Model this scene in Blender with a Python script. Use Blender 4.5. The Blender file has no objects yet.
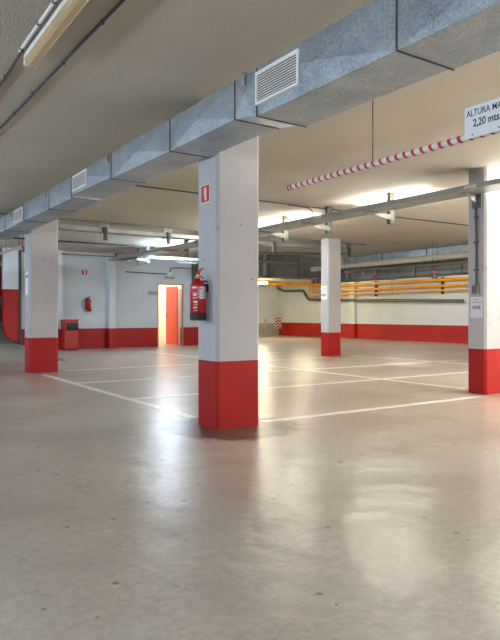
import bpy, bmesh, math, random
from mathutils import Vector, Matrix
random.seed(7)
C = bpy.context.scene.collection
R = math.radians

# ------------------------------------------------------------------ helpers
def new_obj(name, bm, mats, parent=None, smooth=False, loc=None):
    me = bpy.data.meshes.new(name)
    bmesh.ops.recalc_face_normals(bm, faces=bm.faces[:])
    bm.to_mesh(me); bm.free()
    o = bpy.data.objects.new(name, me); C.objects.link(o)
    if not isinstance(mats, (list, tuple)): mats = [mats]
    for m in mats: me.materials.append(m)
    if smooth:
        for p in me.polygons: p.use_smooth = True
        if smooth != 'all':
            try: me.set_sharp_from_angle(angle=R(35))
            except Exception: pass
    if loc: o.location = loc
    if parent:
        o.parent = parent
        if not loc:
            o.location = (0, 0, 0)
    return o

def tag(o, label=None, cat=None, group=None, kind=None):
    if label: o['label'] = label
    if cat: o['category'] = cat
    if group: o['group'] = group
    if kind: o['kind'] = kind
    return o

def empty(name, loc, label, cat, group=None, rz=0.0):
    o = bpy.data.objects.new(name, None); C.objects.link(o)
    o.location = loc; o.rotation_euler = (0, 0, rz)
    o.empty_display_size = 0.1
    return tag(o, label, cat, group)

def box(bm, x0, x1, y0, y1, z0, z1, mi=0, bev=0.0):
    vs = [bm.verts.new(p) for p in ((x0,y0,z0),(x1,y0,z0),(x1,y1,z0),(x0,y1,z0),(x0,y0,z1),(x1,y0,z1),(x1,y1,z1),(x0,y1,z1))]
    fs = [bm.faces.new([vs[i] for i in f]) for f in ((3,2,1,0),(4,5,6,7),(0,1,5,4),(1,2,6,5),(2,3,7,6),(3,0,4,7))]
    for f in fs: f.material_index = mi
    if bev > 0:
        es = list({e for f in fs for e in f.edges})
        r = bmesh.ops.bevel(bm, geom=es, offset=bev, segments=2, profile=0.5, affect='EDGES')
        for f in r['faces']: f.material_index = mi
    return fs

def prism(bm, pts, axis, a, b, mi=0):
    """extrude a 2-D outline along an axis; pts are the other two coords in order"""
    def mk(p, t):
        if axis == 'x': return (t, p[0], p[1])
        if axis == 'y': return (p[0], t, p[1])
        return (p[0], p[1], t)
    A = [bm.verts.new(mk(p, a)) for p in pts]; B = [bm.verts.new(mk(p, b)) for p in pts]
    fs = [bm.faces.new(A), bm.faces.new(B[::-1])]
    n = len(pts)
    for i in range(n):
        fs.append(bm.faces.new((A[i], A[(i+1) % n], B[(i+1) % n], B[i])))
    for f in fs: f.material_index = mi
    return fs

def tube(bm, pts, r, seg=10, mi=0, cap=True):
    pts = [Vector(p) for p in pts]
    rings = []
    n = len(pts)
    for i, p in enumerate(pts):
        if i == 0: d = pts[1] - p
        elif i == n-1: d = p - pts[i-1]
        else: d = (pts[i+1]-p).normalized() + (p-pts[i-1]).normalized()
        d.normalize()
        up = Vector((0, 0, 1)) if abs(d.z) < 0.9 else Vector((1, 0, 0))
        u = d.cross(up).normalized(); v = u.cross(d).normalized()
        k = 1.0
        if 0 < i < n-1:
            c = (pts[i+1]-p).normalized().dot((p-pts[i-1]).normalized())
            k = 1.0/max(0.7, math.sqrt(max(0.01, (1+c)/2)))
        rings.append([bm.verts.new(p + (u*math.cos(2*math.pi*j/seg) + v*math.sin(2*math.pi*j/seg))*r) for j in range(seg)])
    for a, b in zip(rings, rings[1:]):
        for j in range(seg):
            f = bm.faces.new((a[j], a[(j+1) % seg], b[(j+1) % seg], b[j])); f.material_index = mi
    if cap:
        f = bm.faces.new(rings[0][::-1]); f.material_index = mi
        f = bm.faces.new(rings[-1]); f.material_index = mi

def rounded(pts, r=0.05, k=4):
    """round the corners of a polyline"""
    pts = [Vector(p) for p in pts]; out = [pts[0]]
    for i in range(1, len(pts)-1):
        a, p, b = pts[i-1], pts[i], pts[i+1]
        d1 = (a-p); d2 = (b-p)
        rr = min(r, d1.length*0.45, d2.length*0.45)
        s = p + d1.normalized()*rr; e = p + d2.normalized()*rr
        for j in range(k+1):
            t = j/k
            out.append(s*(1-t)**2 + p*2*t*(1-t) + e*t*t)
    out.append(pts[-1]); return out

def lathe(bm, prof, cx=0, cy=0, seg=24, mi=0):
    rings = []
    for r, z in prof:
        if r < 1e-5: rings.append([bm.verts.new((cx, cy, z))])
        else: rings.append([bm.verts.new((cx+r*math.cos(2*math.pi*j/seg), cy+r*math.sin(2*math.pi*j/seg), z)) for j in range(seg)])
    for a, b in zip(rings, rings[1:]):
        for j in range(seg):
            vs = []
            for v in (a[j % len(a)], a[(j+1) % len(a)], b[(j+1) % len(b)], b[j % len(b)]):
                if v not in vs: vs.append(v)
            if len(vs) > 2:
                f = bm.faces.new(vs); f.material_index = mi

def text_obj(name, body, size, mat, parent, mtx, bold=0.0, align='LEFT', sx=1.0):
    cu = bpy.data.curves.new(name+'_font', 'FONT'); cu.body = body; cu.size = size
    cu.align_x = align; cu.extrude = 0.0006; cu.offset = bold
    t = bpy.data.objects.new('tmp', cu); C.objects.link(t)
    dg = bpy.context.evaluated_depsgraph_get()
    me = bpy.data.meshes.new_from_object(t.evaluated_get(dg))
    bpy.data.objects.remove(t); bpy.data.curves.remove(cu)
    me.name = name; me.materials.clear(); me.materials.append(mat)
    me.transform(mtx @ Matrix.Diagonal((sx, 1, 1, 1)))
    o = bpy.data.objects.new(name, me); C.objects.link(o); o.parent = parent
    return o

def face_mx(o):   # plane X = const, facing -X: text x -> -Y, y -> Z
    return Matrix(((0, 0, -1, o[0]), (-1, 0, 0, o[1]), (0, 1, 0, o[2]), (0, 0, 0, 1)))
def face_my(o):   # plane Y = const, facing -Y
    return Matrix(((1, 0, 0, o[0]), (0, 0, -1, o[1]), (0, 1, 0, o[2]), (0, 0, 0, 1)))

# ------------------------------------------------------------------ materials
class NT:
    def __init__(s, name):
        s.m = bpy.data.materials.new(name); s.m.use_nodes = True
        s.t = s.m.node_tree; s.b = s.t.nodes['Principled BSDF']
    def n(s, typ, **kw):
        nd = s.t.nodes.new(typ)
        for k, v in kw.items():
            if hasattr(nd, k): setattr(nd, k, v)
        return nd
    def l(s, a, b): s.t.links.new(a, b)
    def coord(s, scale=(1, 1, 1)):
        g = s.n('ShaderNodeNewGeometry'); mp = s.n('ShaderNodeMapping')
        mp.inputs['Scale'].default_value = scale
        s.l(g.outputs['Position'], mp.inputs['Vector']); return mp.outputs[0]
    def noise(s, scale, detail=4, rough=0.55, vec=None, dist=0.0):
        n = s.n('ShaderNodeTexNoise'); n.inputs['Scale'].default_value = scale
        n.inputs['Detail'].default_value = detail; n.inputs['Roughness'].default_value = rough
        n.inputs['Distortion'].default_value = dist
        s.l(vec if vec else s.coord(), n.inputs['Vector']); return n.outputs['Fac']
    def ramp(s, fac, stops):
        r = s.n('ShaderNodeValToRGB'); s.l(fac, r.inputs[0])
        e = r.color_ramp.elements
        e[0].position, e[0].color = stops[0][0], tuple(stops[0][1])+(1,)
        e[1].position, e[1].color = stops[-1][0], tuple(stops[-1][1])+(1,)
        for p, c in stops[1:-1]:
            x = e.new(p); x.color = tuple(c)+(1,)
        return r.outputs[0]
    def mix(s, fac, a, b, mode='MIX'):
        m = s.n('ShaderNodeMix', data_type='RGBA', blend_type=mode)
        if isinstance(fac, (int, float)): m.inputs[0].default_value = fac
        else: s.l(fac, m.inputs[0])
        for k, v in ((6, a), (7, b)):
            if isinstance(v, (tuple, list)): m.inputs[k].default_value = tuple(v)+(1,)
            else: s.l(v, m.inputs[k])
        return m.outputs[2]
    def math(s, op, a, b=None, clamp=False):
        m = s.n('ShaderNodeMath', operation=op); m.use_clamp = clamp
        for k, v in ((0, a), (1, b)):
            if v is None: continue
            if isinstance(v, (int, float)): m.inputs[k].default_value = v
            else: s.l(v, m.inputs[k])
        return m.outputs[0]
    def bump(s, h, strength=0.3, dist=0.01):
        b = s.n('ShaderNodeBump'); b.inputs['Strength'].default_value = strength
        b.inputs['Distance'].default_value = dist
        s.l(h, b.inputs['Height']); s.l(b.outputs[0], s.b.inputs['Normal']); return b

def simple(name, col, rough=0.6, metal=0.0, var=0.08, scale=8.0, bump=0.0, bscale=60, emis=None, es=0.0, spec=None):
    t = NT(name)
    d = tuple(max(0, c*(1-var*1.6)) for c in col); h = tuple(min(1, c*(1+var)) for c in col)
    c = t.ramp(t.noise(scale), [(0.3, d), (0.7, h)])
    t.l(c, t.b.inputs['Base Color'])
    t.b.inputs['Roughness'].default_value = rough; t.b.inputs['Metallic'].default_value = metal
    if spec is not None: t.b.inputs['Specular IOR Level'].default_value = spec
    if bump: t.bump(t.noise(bscale, 3), bump, 0.004)
    if emis:
        t.b.inputs['Emission Color'].default_value = tuple(emis)+(1,)
        t.b.inputs['Emission Strength'].default_value = es
    return t.m

def pitted(name, col, pit, rough=0.6, chip=0.71, grime=0.12):
    """painted concrete with small blow holes and faint pour lines"""
    t = NT(name)
    base = t.ramp(t.noise(1.7, 6, 0.6), [(0.3, tuple(c*(1-grime) for c in col)), (0.7, col)])
    v = t.n('ShaderNodeTexVoronoi'); v.inputs['Scale'].default_value = 13
    t.l(t.coord(), v.inputs['Vector'])
    hole = t.math('LESS_THAN', v.outputs['Distance'], 0.12)
    sel = t.math('GREATER_THAN', t.noise(3.1, 2), 0.52)
    k = t.math('MULTIPLY', hole, sel)
    c = t.mix(k, base, pit)
    sc = t.math('GREATER_THAN', t.noise(1.0, 5, 0.7, t.coord((9, 9, 3))), chip)
    c = t.mix(t.math('MULTIPLY', sc, 0.45), c, pit)
    t.l(c, t.b.inputs['Base Color'])
    t.b.inputs['Roughness'].default_value = rough; t.b.inputs['Specular IOR Level'].default_value = 0.3
    t.bump(t.noise(45, 3), 0.12, 0.004)
    return t.m

M = {}
M['white_paint'] = pitted('white_paint', (0.50, 0.50, 0.53), (0.16, 0.15, 0.15))
M['red_paint'] = pitted('red_paint', (0.44, 0.012, 0.009), (0.12, 0.015, 0.015), 0.55, chip=0.665, grime=0.22)
M['wall_white'] = simple('wall_white', (0.62, 0.66, 0.69), 0.7, var=0.05, scale=0.8, bump=0.1)
M['wall_red'] = simple('wall_red', (0.42, 0.011, 0.008), 0.6, var=0.10, scale=1.2, bump=0.1)
M['wall_grey'] = simple('wall_grey', (0.36, 0.35, 0.32), 0.7, var=0.05, scale=1.2)
M['cream'] = simple('cream_wall', (0.86, 0.80, 0.68), 0.7, var=0.02)
M['white_plastic'] = simple('white_plastic', (0.86, 0.86, 0.85), 0.4, var=0.03)
M['tan_diffuser'] = simple('tan_diffuser', (0.52, 0.38, 0.21), 0.35, var=0.06, scale=3)
M['black'] = simple('black_rubber', (0.012, 0.012, 0.014), 0.5, var=0.1)
M['dark_conduit'] = simple('dark_conduit', (0.045, 0.047, 0.05), 0.5, var=0.1)
M['grey_conduit'] = simple('grey_conduit', (0.2, 0.2, 0.18), 0.5, var=0.1)
M['green_pipe'] = simple('green_grey_pipe', (0.12, 0.125, 0.085), 0.45, var=0.12)
M['yellow_pipe'] = simple('yellow_pipe', (0.78, 0.34, 0.004), 0.35, var=0.06)
M['cream_pipe'] = simple('cream_pipe', (0.40, 0.37, 0.27), 0.45, var=0.1)
M['steel'] = simple('bright_steel', (0.6, 0.6, 0.58), 0.35, 0.8, var=0.1)
M['dark_metal'] = simple('dark_metal', (0.10, 0.10, 0.09), 0.5, 0.4, var=0.15)
M['sign_white'] = simple('sign_white', (0.74, 0.77, 0.82), 0.35, var=0.02)
M['paper'] = simple('paper_white', (0.75, 0.76, 0.84), 0.5, var=0.02)
M['ink'] = simple('ink_black', (0.02, 0.025, 0.04), 0.5, var=0.05)
M['ink_grey'] = simple('ink_grey', (0.35, 0.35, 0.40), 0.6, var=0.05)
M['sign_red'] = simple('sign_red', (0.62, 0.025, 0.03), 0.35, var=0.03)
M['sign_pale'] = simple('photoluminescent_pale', (0.70, 0.80, 0.68), 0.4, var=0.03)
M['ext_red'] = simple('extinguisher_red', (0.55, 0.008, 0.012), 0.22, var=0.03)
M['stripe_red'] = simple('stripe_red', (0.50, 0.02, 0.025), 0.4, var=0.1, scale=30)
M['stripe_white'] = simple('stripe_white', (0.72, 0.70, 0.66), 0.4, var=0.06, scale=30)
M['brass'] = simple('brass', (0.6, 0.42, 0.12), 0.35, 0.9, var=0.05)
M['bin_red'] = simple('bin_red', (0.44, 0.020, 0.010), 0.4, var=0.08, scale=5)
M['door_orange'] = simple('door_orange', (0.74, 0.055, 0.014), 0.4, var=0.04)
M['wood'] = simple('wood_brown', (0.42, 0.26, 0.13), 0.5, var=0.1)
M['panel_dark'] = simple('sign_dark_blue', (0.085, 0.09, 0.13), 0.4, var=0.05)
M['sign_blue'] = simple('sign_blue', (0.05, 0.13, 0.50), 0.4, var=0.03)
M['asphalt'] = simple('ramp_asphalt', (0.24, 0.225, 0.18), 0.9, var=0.2, scale=20, bump=0.4)
M['tray_metal'] = simple('tray_metal', (0.33, 0.35, 0.33), 0.42, 0.55, var=0.12, scale=6)
M['post_steel'] = simple('post_steel', (0.16, 0.165, 0.15), 0.45, 0.5, var=0.15)
M['tray_white'] = simple('tray_white', (0.62, 0.72, 0.76), 0.35, 0.1, var=0.06)
M['duct_dark'] = simple('duct_dark', (0.19, 0.19, 0.165), 0.6, 0.3, var=0.25, scale=2.5)

# galvanised duct sheet with spangle
def galv(name, tint, dark):
    t = NT(name)
    v = t.n('ShaderNodeTexVoronoi'); v.inputs['Scale'].default_value = 85
    t.l(t.coord(), v.inputs['Vector'])
    a = t.math('ADD', t.math('MULTIPLY', v.outputs['Color'], 0.35), t.math('MULTIPLY', t.noise(2.6, 6, 0.65), 0.8))
    c = t.ramp(a, [(0.32, dark), (0.78, tint)])
    t.l(c, t.b.inputs['Base Color'])
    t.b.inputs['Metallic'].default_value = 0.6
    t.l(t.math('ADD', t.math('MULTIPLY', v.outputs['Color'], 0.15), 0.38), t.b.inputs['Roughness'])
    t.bump(t.noise(3.0, 3), 0.25, 0.02)
    return t.m
M['galv'] = galv('galvanised_sheet', (0.47, 0.54, 0.60), (0.21, 0.25, 0.29))
M['galv_far'] = galv('galvanised_far', (0.55, 0.63, 0.66), (0.22, 0.26, 0.28))

# ceiling: sprayed coating
def ceiling_mat():
    t = NT('sprayed_ceiling')
    c1 = t.ramp(t.noise(0.9, 5, 0.6), [(0.3, (0.74, 0.66, 0.54)), (0.7, (0.84, 0.765, 0.645))])
    st = t.math('GREATER_THAN', t.noise(2.4, 6, 0.75, t.coord((1, 2.2, 1))), 0.70)
    c2 = t.mix(t.math('MULTIPLY', st, 0.12), c1, (0.20, 0.17, 0.14))
    t.l(c2, t.b.inputs['Base Color']); t.b.inputs['Roughness'].default_value = 0.9
    h = t.math('ADD', t.noise(62, 3, 0.6), t.math('MULTIPLY', t.noise(5, 3), 0.5))
    t.bump(h, 1.0, 0.10)
    return t.m
M['ceiling'] = ceiling_mat()

# floor: sealed polished concrete
def floor_mat(name='polished_concrete', paint=False):
    t = NT(name)
    co = t.coord()
    big = t.noise(0.55, 5, 0.5, co, 0.2)
    c = t.ramp(big, [(0.3, (0.36, 0.31, 0.25)), (0.5, (0.46, 0.41, 0.345)), (0.7, (0.53, 0.485, 0.42))])
    fine = t.ramp(t.noise(22, 6, 0.75, co), [(0.4, (0.5, 0.48, 0.46)), (0.6, (1, 1, 1))])
    c = t.mix(0.42, c, fine, 'MULTIPLY')
    # trowel swirls
    sw = t.noise(1.1, 5, 0.6, t.coord((1.0, 1.5, 1)), 0.3)
    swm = t.n('ShaderNodeMapRange'); t.l(sw, swm.inputs[0]); swm.inputs[1].default_value = 0.5; swm.inputs[2].default_value = 0.75; swm.inputs[4].default_value = 0.6
    c = t.mix(swm.outputs[0], c, (0.24, 0.21, 0.17))
    # chips and specks
    v = t.n('ShaderNodeTexVoronoi'); v.inputs['Scale'].default_value = 5.5
    t.l(co, v.inputs['Vector'])
    jag = t.math('ADD', v.outputs['Distance'], t.math('MULTIPLY', t.noise(26, 4, 0.7, co), 0.16))
    sp = t.math('MULTIPLY', t.math('LESS_THAN', jag, 0.165), t.math('GREATER_THAN', t.noise(1.9, 2, 0.5, co), 0.43))
    c = t.mix(t.math('MULTIPLY', sp, 0.75), c, (0.06, 0.055, 0.05))
    v2 = t.n('ShaderNodeTexVoronoi'); v2.inputs['Scale'].default_value = 15
    t.l(co, v2.inputs['Vector'])
    sp2 = t.math('MULTIPLY', t.math('LESS_THAN', v2.outputs['Distance'], 0.075), t.math('GREATER_THAN', t.noise(2.7, 2, 0.5, co), 0.5))
    c = t.mix(t.math('MULTIPLY', sp2, 0.6), c, (0.08, 0.07, 0.06))
    sf = t.math('GREATER_THAN', t.noise(2.6, 9, 0.78, t.coord((1.6, 1.0, 1))), 0.605)
    c = t.mix(t.math('MULTIPLY', sf, 0.28), c, (0.12, 0.10, 0.08))
    # hair scratches
    scr = t.noise(1.0, 2, 0.5, t.coord((2.0, 60, 1)), 0.3)
    rot = t.n('ShaderNodeMapping'); rot.inputs['Rotation'].default_value = (0, 0, 0.9); rot.inputs['Scale'].default_value = (1.0, 22, 1)
    g = t.n('ShaderNodeNewGeometry'); t.l(g.outputs['Position'], rot.inputs['Vector'])
    scr2 = t.noise(1.0, 2, 0.5, rot.outputs[0], 0.3)
    gm = t.n('ShaderNodeMapRange'); t.l(t.noise(0.8, 3, 0.5, co), gm.inputs[0]); gm.inputs[1].default_value = 0.48; gm.inputs[2].default_value = 0.62
    s = t.math('MULTIPLY', t.math('GREATER_THAN', scr2, 0.66), gm.outputs[0])
    c = t.mix(t.math('MULTIPLY', s, 0.4), c, (0.12, 0.11, 0.095))
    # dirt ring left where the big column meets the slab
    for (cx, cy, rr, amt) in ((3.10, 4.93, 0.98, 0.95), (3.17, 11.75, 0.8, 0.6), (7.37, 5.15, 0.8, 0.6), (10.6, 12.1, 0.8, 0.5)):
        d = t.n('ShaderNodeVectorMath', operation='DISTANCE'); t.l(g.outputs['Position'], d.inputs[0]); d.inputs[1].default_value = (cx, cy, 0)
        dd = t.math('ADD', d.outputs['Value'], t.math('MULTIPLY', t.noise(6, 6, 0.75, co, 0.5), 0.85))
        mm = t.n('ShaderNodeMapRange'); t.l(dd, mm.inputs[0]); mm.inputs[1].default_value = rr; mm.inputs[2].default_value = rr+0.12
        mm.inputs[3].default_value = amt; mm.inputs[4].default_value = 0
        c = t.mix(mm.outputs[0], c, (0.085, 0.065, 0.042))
    # faint rust tint patches
    ru = t.n('ShaderNodeMapRange'); t.l(t.noise(0.35, 3, 0.5, co), ru.inputs[0]); ru.inputs[1].default_value = 0.55; ru.inputs[2].default_value = 0.75; ru.inputs[4].default_value = 0.35
    c = t.mix(ru.outputs[0], c, (0.40, 0.30, 0.23))
    if paint:
        wear = t.n('ShaderNodeMapRange'); t.l(t.noise(9, 6, 0.75, co), wear.inputs[0])
        wear.inputs[1].default_value = 0.34; wear.inputs[2].default_value = 0.52; wear.inputs[3].default_value = 0.55; wear.inputs[4].default_value = 1.0
        c = t.mix(wear.outputs[0], c, (0.86, 0.85, 0.80))
    t.l(c, t.b.inputs['Base Color'])
    rg = t.n('ShaderNodeMapRange'); t.l(t.noise(1.1, 4, 0.5, co, 0.2), rg.inputs[0])
    rg.inputs[1].default_value = 0.3; rg.inputs[2].default_value = 0.72; rg.inputs[3].default_value = 0.276; rg.inputs[4].default_value = 0.31
    t.l(rg.outputs[0], t.b.inputs['Roughness'])
    t.b.inputs['Specular IOR Level'].default_value = 1.0
    h = t.math('ADD', t.math('MULTIPLY', t.noise(1.6, 3, 0.5, co), 1.0), t.math('MULTIPLY', t.noise(30, 4, 0.6, co), 0.02))
    t.bump(h, 0.40, 0.06)
    return t.m
M['floor'] = floor_mat()
M['line'] = floor_mat('worn_white_line', True)

def lamp_mat(name, col, s):
    return simple(name, (0.8, 0.8, 0.8), 0.4, var=0.01, emis=col, es=s)
WARM = (1.0, 0.93, 0.80); NEUT = (1.0, 0.94, 0.84); COOL = (0.68, 0.83, 1.0); YEL = (1.0, 0.89, 0.60)
M['lamp_neutral'] = lamp_mat('lamp_neutral', NEUT, 34)
M['lamp_cool'] = lamp_mat('lamp_cool', COOL, 85)
M['lamp_glow'] = lamp_mat('lamp_glow', YEL, 80)
M['lamp_added_fill'] = lamp_mat('lamp_added_fill', NEUT, 78)
M['lamp_warm'] = lamp_mat('lamp_warm', WARM, 90)
M['lamp_yellow'] = lamp_mat('lamp_yellow', YEL, 30)

# ------------------------------------------------------------------ setting
HC = 3.0
def struct(name, bm, mats, parent=None, smooth=False):
    o = new_obj(name, bm, mats, parent, smooth)
    o['kind'] = 'structure'
    return o

bm = bmesh.new(); box(bm, -8, 19.5, -8, 26.3, -0.2, 0.0); floor = struct('floor', bm, M['floor'])
bm = bmesh.new(); box(bm, -8, 19.5, -8, 26.3, HC, HC+0.25); struct('ceiling', bm, M['ceiling'])

def line(x0, x1, y0, y1):
    bm = bmesh.new(); box(bm, x0, x1, y0, y1, 0.0, 0.002)
    return new_obj('painted_line', bm, M['line'], floor)
w = 0.05
line(3.05-w, 3.05+w, 5.6, 11.1)
line(7.45-w, 7.45+w, 5.6, 17.0)
for x0, x1, y in ((3.5, 6.9, 4.995), (3.1, 7.4, 7.25), (7.5, 9.8, 7.25), (3.1, 7.4, 9.4), (7.5, 12.0, 9.3), (3.6, 7.4, 11.68), (7.5, 10.3, 11.68), (7.5, 10.5, 14.0)):
    line(x0, x1, y-w, y+w)
line(11.25-w, 11.25+w, 7.6, 12.0)

BH = 0.63  # height of the red band
def banded(bm, x0, x1, y0, y1, z0, z1, band=BH, proud=0.0):
    box(bm, x0, x1, y0, y1, z0, band, 1)
    box(bm, x0, x1, y0, y1, band, z1, 0)

# door wall (facing the camera) with door opening
DX0, DX1, DH, WY = 8.94, 9.90, 2.10, 18.9
bm = bmesh.new()
banded(bm, 4.47, DX0, WY, WY+0.2, 0, HC)
box(bm, DX0, DX1, WY, WY+0.2, DH, HC, 0)
banded(bm, DX1, 12.4, WY, WY+0.2, 0, HC)
# pilasters of the same wall
banded(bm, 5.50, 5.72, WY-0.2, WY, 0, HC)
banded(bm, 7.15, 7.36, WY-0.30, WY, 0, HC)
banded(bm, 10.02, 10.2, WY-0.03, WY, 0, HC)
struct('wall_back', bm, [M['wall_white'], M['wall_red']])
# side return of that block
bm = bmesh.new(); banded(bm, 12.4, 12.6, WY, 26.1, 0, HC)
struct('wall_middle', bm, [M['wall_white'], M['wall_red']])
bm = bmesh.new(); banded(bm, 12.6, 19.5, 26.1, 26.3, 0, HC, 0.62)
struct('wall_far', bm, [M['wall_white'], M['wall_grey']])
bm = bmesh.new(); banded(bm, 19.3, 19.5, -8, 26.1, 0, HC, 0.66)
banded(bm, 19.16, 19.3, 20.3, 20.62, 0, HC, 0.66)
banded(bm, 19.2, 19.3, 25.3, 25.75, 0, HC, 0.66)
struct('wall_right', bm, [M['wall_white'], M['wall_red']])
bm = bmesh.new(); banded(bm, -8, 19.5, -8.2, -8, 0, HC)
struct('wall_behind', bm, [M['wall_white'], M['wall_red']])
bm = bmesh.new(); banded(bm, -8.2, -8, -8, 26.3, 0, HC)
struct('wall_left', bm, [M['wall_white'], M['wall_red']])

# ramp rising at the far left
bm = bmesh.new(); prism(bm, [(14.2, 0.0), (19.0, 0.22), (24.0, 1.75), (24.0, -0.1), (14.2, -0.1)], 'x', -8, 4.45)
struct('floor_ramp', bm, M['asphalt'])
bm = bmesh.new(); box(bm, -8, 8.3, 24.0, 24.2, 0, 1.75, 2); box(bm, -8, 8.3, 24.0, 24.2, 1.75, 2.85, 1); box(bm, -8, 8.3, 24.0, 24.2, 2.85, HC, 0)
struct('wall_ramp', bm, [M['wall_white'], M['wall_red'], M['asphalt']])
# parapet panel beside the ramp with a rounded lower corner
bm = bmesh.new()
cor = [(4.04+0.42*(1-math.cos(a)), 0.76-0.50*math.sin(a)) for a in [R(90)*i/8 for i in range(9)]]
red = [(4.04, 1.80)] + cor + [(4.46, 0.24), (4.46, 1.80)]
prism(bm, red, 'y', WY-0.08, WY+0.12, 1)
prism(bm, [(4.04, HC), (4.04, 1.80), (4.46, 1.80), (4.46, HC)], 'y', WY-0.08, WY+0.12, 0)
struct('wall_parapet', bm, [M['wall_white'], M['wall_red']])

# storeroom behind the door
bm = bmesh.new()
box(bm, 8.3, 8.4, WY+0.2, 22, 0, HC); box(bm, 11.0, 11.1, WY+0.2, 22, 0, HC); box(bm, 8.3, 11.1, 22, 22.1, 0, HC)
struct('wall_storeroom', bm, M['cream'])

# door
bm = bmesh.new()
d = tag(bpy.data.objects.new('door_1', None), kind='structure'); C.objects.link(d); d.location = (9.42, WY, 0)
def W2L(o, *a): return a
fr = bmesh.new()
ox, oy = -9.42, -WY
box(fr, DX0+ox, DX0+0.03+ox, -0.015, 0.05, 0, DH)
box(fr, DX1-0.03+ox, DX1+ox, -0.015, 0.05, 0, DH)
box(fr, DX0+ox, DX1+ox, -0.015, 0.05, DH-0.035, DH)
new_obj('door_frame', fr, M['wood'], d)
th = math.atan2(0.80, 0.28)
lf = bmesh.new(); box(lf, -0.84, 0, -0.02, 0.02, 0.02, 2.04, 0, 0.003)
leaf = new_obj('door_leaf', lf, M['door_orange'], d, loc=(9.76+ox, WY+0.16+oy, 0)); leaf.rotation_euler = (0, 0, -R(90))
hb = bmesh.new()
for s in (-1,):
    box(hb, -0.80, -0.76, -0.028, -0.02, 0.93, 1.13)
    tube(hb, [(-0.78, -0.02, 1.05), (-0.78, -0.07, 1.05)], 0.012)
    tube(hb, rounded([(-0.78, -0.065, 1.05), (-0.79, -0.075, 1.05), (-0.66, -0.075, 1.05)], 0.02), 0.012)
    box(hb, -0.80, -0.76, 0.02, 0.028, 0.93, 1.13)
    tube(hb, [(-0.78, 0.02, 1.05), (-0.78, 0.07, 1.05)], 0.012)
    tube(hb, [(-0.79, 0.07, 1.05), (-0.66, 0.07, 1.05)], 0.012)
new_obj('door_handle', hb, M['black'], leaf)

# white strip: metal cabinet edge inside storeroom, and low dark box
cb = bmesh.new(); box(cb, 10.0, 10.5, 20.1, 20.6, 0, 2.0, 0, 0.01); box(cb, 10.02, 10.24, 20.085, 20.1, 0.06, 1.94); box(cb, 10.26, 10.48, 20.085, 20.1, 0.06, 1.94)
tag(new_obj('metal_cabinet', cb, M['white_plastic']), 'white metal cabinet standing inside the lit storeroom behind the orange door', 'cabinet')

# ------------------------------------------------------------------ columns
def column(name, x0, x1, y0, y1, label, band=0.625, top=HC, group=None):
    bm = bmesh.new(); c = 0.028
    def oct_(a0, a1, b0, b1): return [(a0+c, b0), (a1-c, b0), (a1, b0+c), (a1, b1-c), (a1-c, b1), (a0+c, b1), (a0, b1-c), (a0, b0+c)]
    pts = oct_(x0, x1, y0, y1)
    prism(bm, pts, 'z', 0, band, 1); prism(bm, pts, 'z', band, top, 0)
    o = new_obj(name, bm, [M['white_paint'], M['red_paint']])
    return tag(o, label, 'column')
column('concrete_column', 2.886, 3.362, 4.851, 5.225, 'large nearest grey-white square column with red base and fire extinguisher on its left face')
column('concrete_column', 2.93, 3.445, 11.54, 11.93, 'white column with scuffed red base at left, under the galvanised duct near the red bin', band=0.635)
column('concrete_column', 10.37, 10.82, 11.94, 12.24, 'slim distant white column with red base in front of the yellow pipes', band=0.607)
column('concrete_column', 7.11, 7.60, 5.05, 5.34, 'white column with red base at right edge, carrying a paper notice and a switch box', band=0.60)

# ------------------------------------------------------------------ galvanised duct (nearest)
dx0, dx1, dtop = 2.464, 2.86, 2.784
duct = empty('air_duct', (2.66, 6.5, dtop), 'galvanised rectangular air duct running diagonally under the ceiling past the nearest column', 'air duct')
O = Vector((2.66, 6.5, dtop))
def loc_shift(bm, o): bmesh.ops.translate(bm, verts=bm.verts[:], vec=-o)
def duct_section(xa, xb, ya, yb, za0, zb0, zt, mat, parent, org, cross=0.019, name='duct_section'):
    """a section from ya to yb; bottom height za0 at ya, zb0 at yb; creased sides"""
    bm = bmesh.new()
    def quad_pyr(ps, nrm, h):
        vs = [bm.verts.new(p) for p in ps]
        cen = sum((Vector(p) for p in ps), Vector())/4 + Vector(nrm)*h
        c = bm.verts.new(cen)
        for i in range(4): bm.faces.new((vs[i], vs[(i+1) % 4], c))
    p = lambda x, y, z: (x, y, z)
    quad_pyr([p(xa, ya, za0), p(xa, yb, zb0), p(xa, yb, zt), p(xa, ya, zt)], (-1, 0, 0), cross)
    quad_pyr([p(xb, ya, za0), p(xb, yb, zb0), p(xb, yb, zt), p(xb, ya, zt)], (1, 0, 0), cross*0.3)
    quad_pyr([p(xa, ya, za0), p(xb, ya, za0), p(xb, yb, zb0), p(xa, yb, zb0)], (0, 0, -1), cross*0.4)
    quad_pyr([p(xa, ya, zt), p(xb, ya, zt), p(xb, yb, zt), p(xa, yb, zt)], (0, 0, 1), cross*0.4)
    for y, z in ((ya, za0), (yb, zb0)):
        bm.faces.new([bm.verts.new(q) for q in (p(xa, y, z), p(xb, y, z), p(xb, y, zt), p(xa, y, zt))])
    bmesh.ops.remove_doubles(bm, verts=bm.verts[:], dist=1e-5)
    loc_shift(bm, org)
    return new_obj(name, bm, mat, parent)
def flange(xa, xb, y, zb, zt, parent, org, t=0.004, pr=0.007, mat='dark_metal'):
    bm = bmesh.new()
    box(bm, xa-pr, xa, y-t, y+t, zb-pr, zt+pr*0.3); box(bm, xb, xb+pr, y-t, y+t, zb-pr, zt+pr*0.3)
    box(bm, xa, xb, y-t, y+t, zb-pr, zb)
    loc_shift(bm, org); return new_obj('flange', bm, M[mat], parent)
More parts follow.
